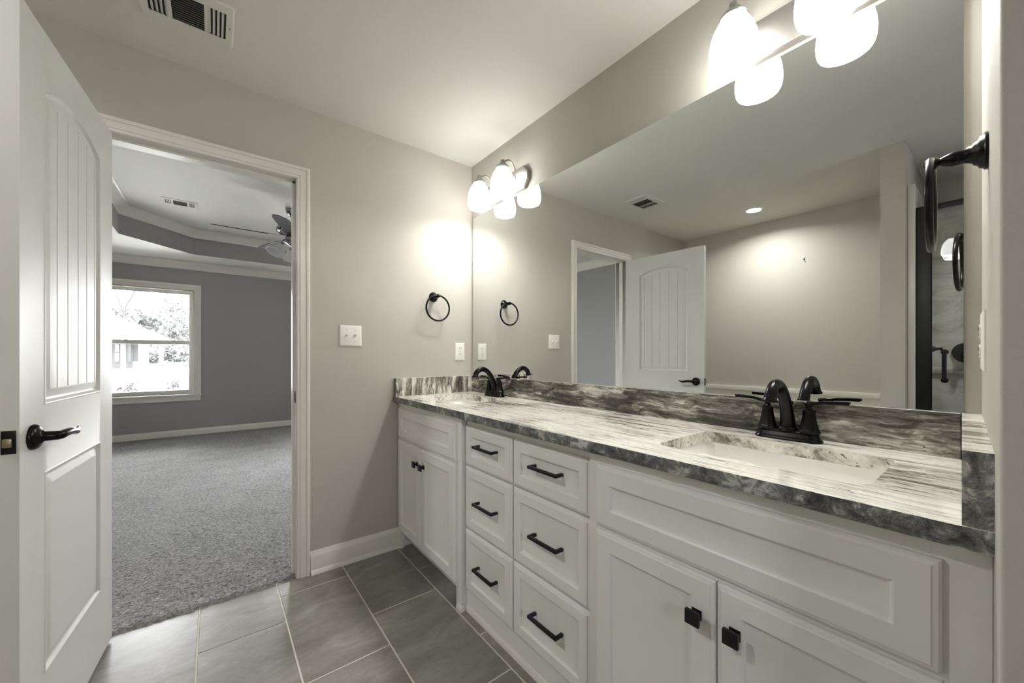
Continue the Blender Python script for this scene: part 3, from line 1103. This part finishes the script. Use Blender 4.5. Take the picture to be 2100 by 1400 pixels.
# ------------------------------------------------------------------ ceiling vents, downlight, wall mark
def make_vent(loc, w, d, label, group=None):
    """three-way register; long side along X"""
    t = thing('ceiling_vent', loc, label, 'vent', group)
    fx = [(-w / 2 + 0.026, -w / 2 + 0.080), (-w / 2 + 0.092, w / 2 - 0.092), (w / 2 - 0.080, w / 2 - 0.026)]
    dy = d / 2 - 0.045
    m = MB()
    outer = [Vector((x, y, -0.006)) for x, y in ((-w / 2 + 0.006, -d / 2 + 0.006), (w / 2 - 0.006, -d / 2 + 0.006), (w / 2 - 0.006, d / 2 - 0.006), (-w / 2 + 0.006, d / 2 - 0.006))]
    holes = [[Vector((x, y, -0.006)) for x, y in ((a, -dy), (b, -dy), (b, dy), (a, dy))] for a, b in fx]
    m.holed(outer, holes)
    edge = [Vector((x, y, -0.0003)) for x, y in ((-w / 2, -d / 2), (w / 2, -d / 2), (w / 2, d / 2), (-w / 2, d / 2))]
    m.loops([edge, outer], cap_last=False)
    m.build('frame', M['ceiling'], t, smooth=0)
    for i, (a, b) in enumerate(fx):
        m = MB()
        m.box(a - 0.002, b + 0.002, -dy - 0.002, dy + 0.002, -0.0012, -0.0005, mi=1)
        if i == 1:
            k = 12
            for j in range(k):
                y = -dy + (j + 0.5) * 2 * dy / k
                m.prism([(y - 0.0050, -0.0056), (y - 0.0040, -0.0056), (y + 0.0020, -0.0014), (y + 0.0010, -0.0014)], a, b, 0, Matrix(((0, 0, 1, 0), (1, 0, 0, 0), (0, 1, 0, 0), (0, 0, 0, 1))))
        else:
            k = 4
            s = 1 if i == 0 else -1
            for j in range(k):
                x = a + (j + 0.5) * (b - a) / k
                m.prism([(x - 0.0010 * s, -0.0014), (x + 0.0045 * s, -0.0056), (x + 0.0070 * s, -0.0056), (x + 0.0012 * s, -0.0014)], -dy, dy, 0, Matrix(((1, 0, 0, 0), (0, 0, 1, 0), (0, 1, 0, 0), (0, 0, 0, 1))))
        m.build('louver_bank', [M['louver'], M['dark']], t, smooth=0)
    for s in (-1, 1):
        m = MB().lathe([(0, -0.006), (0.004, -0.006), (0.0035, -0.0075), (0, -0.008)], 12, Matrix.Translation((s * (w / 2 - 0.014), 0, 0)))
        m.build('screw', M['nickel'], t)
    return t


make_vent((-1.4715, -0.372, H), 0.279, 0.235, 'white three way ceiling register over the bathroom doorway')

t = thing('recessed_light', (-2.395, -0.878, H), 'round lit recessed ceiling light by the opposite wall, seen in the mirror', 'ceiling light')
m = MB().lathe([(0.078, -0.0005), (0.078, -0.003), (0.072, -0.006), (0.056, -0.006), (0.055, -0.0035), (0.055, -0.0005)], 40)
m.build('trim_ring', M['plastic'], t, smooth=40)
m = MB().lathe([(0.0, -0.0045), (0.03, -0.0044), (0.0545, -0.0035), (0.0545, -0.001), (0.0, -0.001)], 40)
m.build('lens', M['downlight'], t, smooth=40)



def beam(parent, watts, cone):
    d = bpy.data.lights.new('downlight_beam', 'AREA')
    d.shape = 'DISK'
    d.size = 0.10
    d.energy = watts
    d.color = (1.0, 0.995, 0.98)
    d.spread = R(cone)
    o = bpy.data.objects.new('downlight_beam', d)
    o.location = (0, 0, -0.0055)
    link(o, parent)


t2 = copy_tree(t)
beam(t, 3.0, 155)
beam(t2, 1.4, 100)
t2.location = (-2.42, -2.50, H)  # unseen second lamp, added to light the shower and fill the room
for ch in t2.children:
    if ch.name.startswith('lens'):
        ch.data = ch.data.copy()
        ch.data.materials[0] = M['added_shower_lamp']
t2['label'] = 'unseen recessed ceiling light added to brighten the shower alcove'
t['group'] = t2['group'] = 'recessed ceiling lights'

t = thing('wall_hook', (-2.83, -1.13, 2.028), 'tiny metal picture hook on the opposite wall, seen in the mirror', 'hook')
m = MB().box(0.0004, 0.0035, -0.007, 0.007, -0.010, 0.022, 0.001).tube([(0.003, 0, 0.0), (0.006, 0, -0.015), (0.014, 0, -0.018), (0.018, 0, -0.008)], 0.0028, 8)
m.build('hook_body', M['nickel'], t)

# ------------------------------------------------------------------ shower alcove (seen in the mirror)
SX = -2.0
m = MB()
m.box(-2.829, -2.810, -3.0, -1.879, 0, 2.19).box(-2.810, SX + 0.03, -1.912, -1.879, 0, 2.19, 0.003).box(-2.810, SX, -3.0, -2.97, 0, 2.19)
m.box(-2.812, -2.798, -2.97, -1.912, 1.02, 1.06, 0.004)
struct(m, 'wall_tile', M['marble'], smooth=20)
struct(MB().box(-2.83, SX + 0.04, -3.11, -3.0, 0, H), 'wall_shower_end', M['wall'], smooth=0)
struct(MB().box(SX - 0.06, SX + 0.05, -2.97, -1.9125, 0, 0.10, 0.004), 'trim_3', M['marble'], smooth=20)
struct(MB().box(SX + 0.0305, SX + 0.045, -1.9125, -1.879, 0, 2.19, 0.003), 'trim_6', M['trim'], smooth=20)
t = thing('shower_door', (SX, -2.44, 0.10), 'black framed glass shower door seen at the right of the mirror', 'shower door')
m = MB()
m.box(-0.02, 0.02, 0.463, 0.5265, 0, 1.945, 0.002).box(-0.02, 0.02, -0.5265, -0.463, 0, 1.945, 0.002)
m.box(-0.02, 0.02, -0.463, 0.463, 1.915, 1.945, 0.002).box(-0.02, 0.02, -0.463, 0.463, 0, 0.03, 0.002)
m.build('frame', M['black'], t)
m = MB().box(-0.003, 0.003, -0.462, 0.462, 0.031, 1.914)
o = m.build('glass_panel', M['shower_glass'], t, smooth=0)
o['label'] = 'clear glass panel'
m = MB()
m.tube([(0.035, 0.412, 0.905), (0.035, 0.412, 1.070)], 0.010, 14)
for z in (0.905, 1.070):
    m.lathe([(0, 0.003), (0.016, 0.003), (0.016, 0.010), (0.008, 0.014), (0.008, 0.040), (0, 0.042)], 16, Matrix.Translation((0, 0.412, z)) @ Matrix.Rotation(R(90), 4, 'Y'))
m.build('pull_handle', M['black'], t)
t = thing('shower_valve', (-2.810, -2.078, 1.17), 'round black shower valve trim on the marble wall behind the glass', 'shower valve')
m = MB().lathe([(0, 0.0005), (0.070, 0.0005), (0.070, 0.006), (0.055, 0.014), (0.028, 0.018), (0.024, 0.045), (0.018, 0.05), (0, 0.05)], 32, Matrix.Rotation(R(90), 4, 'Y'))
m.build('escutcheon', M['black'], t)
m = MB().box(0.040, 0.055, -0.009, 0.009, -0.075, 0.012, 0.004)
m.build('lever', M['black'], t)
t = thing('shower_diverter', (-2.42, -1.912, 1.195), 'small black tapered knob on the marble side wall inside the shower', 'shower control')
m = MB().lathe([(0, 0.0005), (0.030, 0.0005), (0.028, 0.012), (0.022, 0.020), (0.018, 0.045), (0.010, 0.048), (0.008, 0.065), (0.012, 0.070), (0.010, 0.080), (0, 0.082)], 24, Matrix.Rotation(R(90), 4, 'X'))
m.build('knob_body', M['black'], t)

# rear bathroom window, behind the camera
t_ = MB()
t_.box(-1.8, -1.76, -4.28, -4.24, 1.45, 1.85).box(-1.44, -1.4, -4.28, -4.24, 1.45, 1.85).box(-1.76, -1.44, -4.28, -4.24, 1.45, 1.49).box(-1.76, -1.44, -4.28, -4.24, 1.81, 1.85)
w3 = struct(t_, 'window_3', M['trim'], smooth=0)

# ------------------------------------------------------------------ the bedroom beyond the doorway
BY = 4.93
BZ, TZ = 2.48, 2.80
m = MB()
ys = [0.004]
while ys[-1] < BY + 0.02:
    ys.append(ys[-1] + 0.006 * (1 + 1.2 * ys[-1]))
xa, xb, nx = -2.62, -0.28, 300
g = []
for y in ys:
    row = []
    ed = max(0.0, 1 - (y - 0.004) / 0.02)
    for i in range(nx + 1):
        x = xa + (xb - xa) * i / nx
        q = Vector((x * 62 + 9 * y, y * 100 - 14 * x, 0))
        hgt = 0.010 + 0.0058 * noise.noise(q) + 0.003 * noise.noise(q * 2.3) - 0.012 * ed * ed
        row.append(m.bm.verts.new((x, y + 0.004 * noise.noise(q * 0.8 + Vector((7, 3, 1))), hgt)))
    g.append(row)
for ra, rb in zip(g[:-1], g[1:]):
    for i in range(nx):
        m.bm.faces.new((ra[i], ra[i + 1], rb[i + 1], rb[i]))
m.box(-2.96, xa, 0.12, BY + 0.12, -0.06, 0.010).box(xb, 1.62, 0.12, BY + 0.12, -0.06, 0.010).box(xa, xb, 0.004, BY + 0.12, -0.06, -0.012)
struct(m, 'floor_bedroom', M['carpet'], smooth=80, recalc=True)

W1 = (-2.555, -1.625)
W2 = (-0.315, 1.085)
WZ0, WZ1 = 0.60, 2.085
m = MB()
segs = [-2.96, W1[0], W1[1], W2[0], W2[1], 1.62]
for a, b in ((segs[0], segs[1]), (segs[2], segs[3]), (segs[4], segs[5])):
    m.box(a, b, BY, BY + 0.14, 0, BZ + 0.02)
for w in (W1, W2):
    m.box(w[0], w[1], BY, BY + 0.14, 0, WZ0).box(w[0], w[1], BY, BY + 0.14, WZ1, BZ + 0.02)
struct(m, 'wall_bedroom_back', M['bed_wall'], smooth=0)
struct(MB().box(-2.96, -2.84, 0.12, BY + 0.14, 0, BZ + 0.02), 'wall_bedroom_left', M['bed_wall'], smooth=0)
struct(MB().box(1.5, 1.62, 0.0, BY + 0.14, 0, BZ + 0.02), 'wall_bedroom_right', M['bed_wall'], smooth=0)
# soffit with the clipped-corner tray and its upright faces
tray = [(-1.61, 0.73), (0.25, 0.73), (0.86, 1.34), (0.86, 3.69), (0.25, 4.31), (-1.61, 4.31), (-2.22, 3.69), (-2.22, 1.34)]
m = MB()
outer = [(-2.96, 0.0), (1.62, 0.0), (1.62, BY + 0.14), (-2.96, BY + 0.14)]
m.holed([Vector((x, y, BZ)) for x, y in outer], [[Vector((x, y, BZ)) for x, y in tray]])
struct(m, 'ceiling_bedroom', M['ceiling'], smooth=0)
m = MB()
m.loops([[Vector((x, y, z)) for x, y in tray] for z in (BZ, TZ + 0.02)], cap_last=False)
struct(m, 'wall_tray', M['bed_wall'], smooth=0)
struct(MB().box(-2.96, 1.62, 0.0, BY + 0.14, TZ, TZ + 0.1), 'ceiling_tray', M['ceiling'], smooth=0)


def crown(z, hh=0.105, ww=0.085):
    return [(0, z), (ww, z), (ww, z - 0.008), (ww - 0.012, z - 0.014), (ww - 0.030, z - 0.030), (ww - 0.050, z - 0.058), (ww - 0.060, z - 0.075), (0.014, z - hh + 0.016), (0.014, z - hh + 0.004), (0.010, z - hh), (0, z - hh)]


struct(sweep([(-2.84, 0.12), (1.5, 0.12), (1.5, BY), (-2.84, BY)], crown(BZ), closed=True, side=1), 'trim_4', M['trim'], smooth=25)
struct(sweep(tray, crown(TZ, 0.105, 0.085), closed=True, side=1), 'trim_5', M['trim'], smooth=25)
struct(sweep([(1.5, BY), (-2.84, BY), (-2.84, 0.12)], [(o, z + 0.008) for o, z in base_prof(0.090, False)], side=1), 'baseboard_bedroom', M['trim'], smooth=25)


def make_window(name, w):
    m = MB()
    x0, x1 = w
    # casing, stool and apron inside
    casing(m, x0, x1, WZ1, BY, -1, 0.080, WZ0)
    m.box(x0 - 0.085, x1 + 0.085, BY - 0.045, BY + 0.06, WZ0 - 0.022, WZ0, 0.004)
    m.box(x0 - 0.075, x1 + 0.075, BY - 0.016, BY, WZ0 - 0.095, WZ0 - 0.022, 0.003)
    # jamb lining
    m.box(x0, x0 + 0.012, BY, BY + 0.14, WZ0, WZ1).box(x1 - 0.012, x1, BY, BY + 0.14, WZ0, WZ1).box(x0, x1, BY, BY + 0.14, WZ1 - 0.012, WZ1).box(x0, x1, BY + 0.06, BY + 0.14, WZ0 - 0.01, WZ0 + 0.012)
    o = struct(m, name, M['trim'], smooth=25)
    inv = Matrix.Translation(-o.location)

    def part(mb, nm, mat):
        p = mb.build(nm, mat, None, origin=(0, 0, 0), smooth=0)
        p.parent = o
        p.matrix_parent_inverse = inv
        return p
    zm = 1.335
    for nm, ya, za, zb in (('lower_sash', BY + 0.062, WZ0 + 0.012, zm + 0.018), ('upper_sash', BY + 0.092, zm - 0.018, WZ1 - 0.012)):
        s = MB()
        a, b = x0 + 0.012, x1 - 0.012
        f = 0.046
        s.box(a, a + f, ya, ya + 0.028, za, zb).box(b - f, b, ya, ya + 0.028, za, zb).box(a + f, b - f, ya, ya + 0.028, za, za + f).box(a + f, b - f, ya, ya + 0.028, zb - f, zb)
        sp = part(s, nm, M['trim'])
        g = MB().box(a + f, b - f, ya + 0.012, ya + 0.016, za + f, zb - f)
        gp = part(g, 'pane', M['glass'])
    for xx in (x0 + 0.22, x1 - 0.22):
        s = MB().box(xx - 0.03, xx + 0.03, BY + 0.055, BY + 0.075, zm + 0.018, zm + 0.026, 0.002).box(xx - 0.01, xx + 0.022, BY + 0.050, BY + 0.066, zm + 0.026, zm + 0.034, 0.002)
        part(s, 'sash_lock', M['nickel'])


make_window('window_1', W1)
make_window('window_2', W2)

make_vent((-1.685, 3.235, TZ), 0.30, 0.235, 'white register in the bedroom tray ceiling, seen through the doorway', None)

# ceiling fan
FC = (-0.69, 2.72)
t = thing('ceiling_fan', (FC[0], FC[1], TZ), 'dark bladed ceiling fan with frosted shades in the bedroom beyond the doorway', 'ceiling fan')
m = MB().lathe([(0, -0.001), (0.070, -0.001), (0.072, -0.010), (0.066, -0.035), (0.050, -0.060), (0.030, -0.075), (0.016, -0.080), (0, -0.080)], 32)
m.build('canopy', M['chrome'], t, smooth=50)
m = MB().tube([(0, 0, -0.075), (0, 0, -0.16)], 0.013, 14)
m.build('downrod', M['chrome'], t)
m = MB().lathe([(0, -0.150), (0.035, -0.152), (0.060, -0.170), (0.110, -0.182), (0.150, -0.200), (0.165, -0.228), (0.160, -0.255), (0.135, -0.278), (0.085, -0.292), (0.070, -0.300), (0, -0.302)], 36)
m.build('motor_housing', M['chrome'], t, smooth=50)
m = MB().lathe([(0, -0.300), (0.060, -0.300), (0.075, -0.315), (0.082, -0.350), (0.070, -0.385), (0.045, -0.405), (0.020, -0.418), (0.012, -0.43), (0, -0.432)], 32)
m.build('switch_housing', M['chrome'], t, smooth=50)
for az in (180.5, 253, 108.5, 36.5, 325):
    ca, sa = math.cos(R(az)), math.sin(R(az))
    rot = Matrix(((ca, -sa, 0, 0), (sa, ca, 0, 0), (0, 0, 1, -0.312), (0, 0, 0, 1))) @ Matrix.Rotation(R(-14), 4, 'X')
    m = MB()
    top, bot = [], []
    n_ = 16
    for j in range(n_ + 1):
        s = j / n_
        x = 0.24 + 0.50 * s
        w = 0.052 + 0.030 * math.sin(min(1, s * 1.5) * math.pi / 2) if s < 0.75 else 0.082 * math.sqrt(max(0.0, 1 - ((s - 0.75) / 0.25) ** 2)) * 1.0 + 0.001
        top.append((x, w))
    poly = [(x, w) for x, w in top] + [(x, -w) for x, w in top[::-1]]
    m.prism(poly, -0.003, 0.003, 0, rot)
    bl = m.build('blade', M['blade'], t, smooth=30)
    m = MB()
    m.box(0.09, 0.30, -0.012, 0.012, 0.003, 0.008, 0.001)
    m.box(0.245, 0.300, -0.040, 0.040, 0.003, 0.007, 0.001)
    bmesh.ops.transform(m.bm, matrix=rot, verts=m.bm.verts)
    m.build('blade_bracket', M['chrome'], bl)
for az in (205, 325, 85):
    ca, sa = math.cos(R(az)), math.sin(R(az))
    rot = Matrix(((ca, -sa, 0, 0), (sa, ca, 0, 0), (0, 0, 1, 0), (0, 0, 0, 1)))
    m = MB()
    m.tube([rot @ Vector(p) for p in ((0.06, 0, -0.36), (0.10, 0, -0.365), (0.125, 0, -0.385), (0.135, 0, -0.41))], 0.009, 10)
    mm = rot @ Matrix.Translation((0.133, 0, -0.40)) @ Matrix.Rotation(R(-28), 4, 'Y') @ Matrix.Rotation(math.pi, 4, 'X')
    m.lathe([(0, 0), (0.028, 0.0), (0.030, 0.02), (0.026, 0.035), (0, 0.035)], 20, mm)
    arm = m.build('light_arm', M['chrome'], t, smooth=40)
    m = MB()
    m.lathe([(0.026, 0.022), (0.040, 0.035), (0.062, 0.062), (0.078, 0.095), (0.085, 0.125), (0.092, 0.145), (0.089, 0.145), (0.081, 0.125), (0.074, 0.095), (0.058, 0.062), (0.036, 0.037), (0.022, 0.026)], 28, mm)
    sh = m.build('glass_shade', M['frost'], arm, smooth=60)
    sh['label'] = 'frosted glass bell shade'

# ------------------------------------------------------------------ outdoors, seen through the bedroom window
GRASS = paint('pale_lawn', rgb(178, 178, 172), 0.9, 0.4, 6)
ROOF = paint('pale_shingle_roof', (0.024, 0.024, 0.024, 1), 0.8, 0.3, 8)
SIDING = paint('pale_siding', (0.036, 0.036, 0.0355, 1), 0.8, 0.1, 10)
LEAF = simple('grey_green_leaf', (0.007, 0.0075, 0.0065, 1), 0.7)
BARK = simple('grey_bark', (0.009, 0.0085, 0.008, 1), 0.9)
BRICK = simple('grey_brick', (0.014, 0.0135, 0.013, 1), 0.8)
DARKW = simple('dark_pane', (0.009, 0.009, 0.010, 1), 0.3)
STEEL = simple('dark_fence_steel', (0.007, 0.007, 0.007, 1), 0.6)

g0 = MB()
v = [g0.bm.verts.new(p) for p in ((-60, 6.0, -0.55), (40, 6.0, -0.55), (40, 42, 0.0), (-60, 42, 0.0), (40, 140, 0.6), (-60, 140, 0.6))]
g0.bm.faces.new((v[0], v[1], v[2], v[3]))
g0.bm.faces.new((v[3], v[2], v[4], v[5]))
struct(g0, 'ground', GRASS, smooth=0)

F_, CX_, CY_, YAW_ = 785.53, 1050.0, 728.79, 0.6606


def place(px, py, Y):
    """world point on the plane y = Y that lies on a sight line of the photograph (used only to survey positions)"""
    s = (px - CX_) / F_
    dx = math.sin(YAW_) + math.cos(YAW_) * s
    dy = math.cos(YAW_) - math.sin(YAW_) * s
    tt = (Y + 2.2445) / dy
    return Vector((-1.3938 + dx * tt, Y, 1.1499 + tt * (CY_ - py) / F_))


HY = 42.0
t = thing('house', (place(270, 740, HY).x, HY, 0), 'pale neighbouring house with hipped roof and columned porch beyond the fence', 'house')


def hp(mb, nm, mat, parent=t):
    o = mb.build(nm, mat, None, origin=(0, 0, 0), smooth=0)
    o.parent = parent
    o.matrix_parent_inverse = Matrix.Translation(-t.location)
    return o


ex = place(356, 698, HY)
pk = place(262, 655, HY + 3)
xl = place(150, 700, HY).x
m = MB()
pts = [Vector((ex.x, HY - 0.6, ex.z)), Vector((xl, HY - 0.6, ex.z)), Vector((xl, HY + 9, ex.z)), Vector((ex.x, HY + 9, ex.z))]
rd = [Vector((pk.x - 1.0, HY + 4, pk.z + 0.4)), Vector((xl, HY + 4, pk.z + 0.4))]
vs = [m.bm.verts.new(p) for p in pts + rd]
for f in ((0, 1, 5, 4), (1, 2, 5), (2, 3, 4, 5), (3, 0, 4), (0, 3, 2, 1)):
    m.bm.faces.new([vs[i] for i in f])
hp(m, 'roof', ROOF)
m = MB().box(xl, ex.x, HY - 0.65, HY - 0.55, ex.z - 0.28, ex.z + 0.02)
hp(m, 'fascia', SIDING)
xw = place(283, 740, HY + 1.5).x
m = MB().box(xl, xw, HY + 1.5, HY + 8.5, 0, ex.z)
hp(m, 'wall', SIDING)
m = MB().box(xl, ex.x - 0.2, HY - 0.5, HY + 1.5, -0.1, 0.12)
hp(m, 'porch_floor', SIDING)
for pxa, pxb in ((248, 258), (326, 335)):
    a, b = place(pxa, 740, HY - 0.2), place(pxb, 740, HY - 0.2)
    m = MB().box(a.x, b.x, HY - 0.4, HY - 0.4 + (b.x - a.x), 0, ex.z - 0.25)
    hp(m, 'porch_column', BRICK)
for pxa, pxb in ((236, 244), (263, 269)):
    a, b = place(pxa, 740, HY + 1.45), place(pxb, 740, HY + 1.45)
    m = MB().box(a.x - 0.1, b.x + 0.1, HY + 1.42, HY + 1.5, 0.55, 2.2)
    w_ = hp(m, 'window', SIDING)
    m = MB().box(a.x, b.x, HY + 1.38, HY + 1.43, 0.65, 1.35).box(a.x, b.x, HY + 1.38, HY + 1.43, 1.45, 2.1)
    hp(m, 'pane', DARKW, t)
a, b = place(286, 740, HY + 1.4), place(292, 740, HY + 1.4)
m = MB().box(a.x, b.x, HY + 1.35, HY + 1.5, 0.1, 2.1)
hp(m, 'door', DARKW)
a, b = place(274, 740, HY - 0.3), place(304, 740, HY - 0.3)
m = MB()
k = 9
for j in range(k):
    x = a.x + (b.x - a.x) * j / (k - 1)
    m.box(x - 0.05, x + 0.05, HY - 0.35, HY - 0.28, 0.12, 0.62)
m.box(a.x, b.x, HY - 0.36, HY - 0.27, 0.60, 0.68)
hp(m, 'porch_railing', DARKW)


def foliage(m, c, rad, n, leaf, seed, squash=0.8):
    rnd = random.Random(seed)
    blobs = [(Vector((rnd.gauss(0, 0.45), rnd.gauss(0, 0.45), rnd.gauss(0, 0.35))), rnd.uniform(0.3, 0.55)) for _ in range(9)]
    for i in range(n):
        bc, br = rnd.choice(blobs)
        d = Vector((rnd.gauss(0, 1), rnd.gauss(0, 1), rnd.gauss(0, 1))).normalized() * br * (rnd.random() ** 0.4)
        p = bc + d
        p = Vector((c[0] + p.x * rad, c[1] + p.y * rad, c[2] + p.z * rad * squash))
        a = Vector((rnd.gauss(0, 1), rnd.gauss(0, 1), rnd.gauss(0, 1))).normalized()
        b_ = a.orthogonal().normalized()
        s = leaf * rnd.uniform(0.6, 1.4)
        q = [m.bm.verts.new(p + a * s), m.bm.verts.new(p + b_ * s * 0.5), m.bm.verts.new(p - a * s), m.bm.verts.new(p - b_ * s * 0.5)]
        m.bm.faces.new(q)


TR = [(318, 672, 80, 4.2, 'round leafy tree rising behind the roof of the pale house'),
      (352, 672, 90, 4.9, 'leafy tree behind the low end of the house roof'),
      (384, 684, 101, 5.0, 'leafy tree at the right edge of the bedroom window view'),
      (318, 728, 64, 2.6, 'low dense tree seen between the porch columns'),
      (372, 722, 71, 3.7, 'dense dark evergreen to the right of the porch')]
for i, (px, py, Y, r_, lab) in enumerate(TR):
    c = place(px, py, Y)
    gz = (Y - 42) * 0.6 / 98
    t2 = thing('leafy_tree', (c.x, Y, gz), lab, 'tree', 'trees behind the neighbouring house')
    m = MB().tube([(0, 0, -0.2), (0.1, 0, (c.z - gz) * 0.5), (0, 0.1, c.z - gz)], [0.22, 0.16, 0.06], 8)
    m.build('trunk', BARK, t2)
    m = MB()
    foliage(m, (0, 0, c.z - gz), r_, 900, 0.0042 * Y, 30 + i)
    m.build('crown', LEAF, t2, smooth=0, recalc=False)
# bare tree
c = place(250, 648, 56)
t2 = thing('bare_tree', (c.x, 56, 0.08), 'tall bare tree with thin limbs rising above the house roof', 'tree')


def limb(m, p, d, L, r_, depth, rnd):
    q = p + d * L
    m.tube([p, p + d * L * 0.5 + Vector((rnd.gauss(0, .05), 0, rnd.gauss(0, .05))) * L, q], [r_, r_ * 0.8, r_ * 0.55], 6)
    if depth:
        for _ in range(3):
            dd = (d + Vector((rnd.gauss(0, .5), rnd.gauss(0, .3), rnd.gauss(0.1, .35)))).normalized()
            limb(m, q, dd, L * rnd.uniform(0.55, 0.8), r_ * 0.55, depth - 1, rnd)


rnd = random.Random(5)
m = MB()
zb = place(250, 648, 56).z
limb(m, Vector((0, 0, 0)), Vector((0.05, 0, 1)), zb, 0.22, 4, rnd)
a = place(275, 658, 56) - Vector((c.x, 56, 0.08))
b = place(317, 632, 56) - Vector((c.x, 56, 0.08))
m.tube([Vector((a.x, 0, 0)), a, (a + b) / 2 + Vector((-0.3, 0, 0.2)), b], [0.12, 0.10, 0.07, 0.03], 6)
m.build('branches', BARK, t2, smooth=0)

# fence with its posts
FYY = 9.0
t = thing('fence', (place(310, 772, FYY).x, FYY, -0.5), 'low dark steel fence with a twisted top rail on the lawn', 'fence')
a, b = place(190, 778, FYY), place(470, 762, FYY)
zt = place(385, 768, FYY).z + 0.5
m = MB()
pts, rad = [], []
for j in range(121):
    q = j / 120
    x = a.x + (b.x - a.x) * q - t.location.x
    pts.append(Vector((x, 0, zt + 0.005 * math.sin(j * 1.9))))
    rad.append(0.020 + 0.007 * (j % 2))
m.tube(pts, rad, 6)
m.build('top_rail', STEEL, t)
for px in (200, 385, 466):
    q = place(px, 768, FYY).x - t.location.x
    m = MB().tube([(q, 0, 0.02), (q, 0, zt + 0.03)], 0.033, 8)
    m.build('post', STEEL, t)
for i, (px, py, lab) in enumerate(((257, 798, 'small scraggly shrub behind the fence at the left of the window'), (365, 789, 'taller young shrub beside the fence post'))):
    c = place(px, py, 9.6)
    t2 = thing('shrub', (c.x, 9.6, -0.5), lab, 'shrub', 'shrubs along the fence')
    m = MB()
    foliage(m, (0, 0, c.z + 0.5 - 0.05), 0.22 if i == 0 else 0.26, 130, 0.05, 60 + i, 1.3)
    m.build('foliage', LEAF, t2, smooth=0, recalc=False)
    m = MB().tube([(0, 0, -0.02), (0.01, 0, c.z + 0.5)], [0.012, 0.006], 6)
    m.build('stem', BARK, t2)
c = place(384, 748, 36)
t2 = thing('hedge', (c.x, 36, -0.08), 'low grey hedge on the lawn at the right of the porch', 'hedge')
m = MB()
foliage(m, (0, 0, c.z + 0.1), 1.4, 600, 0.09, 77, 0.45)
m.build('foliage', LEAF, t2, smooth=0, recalc=False)
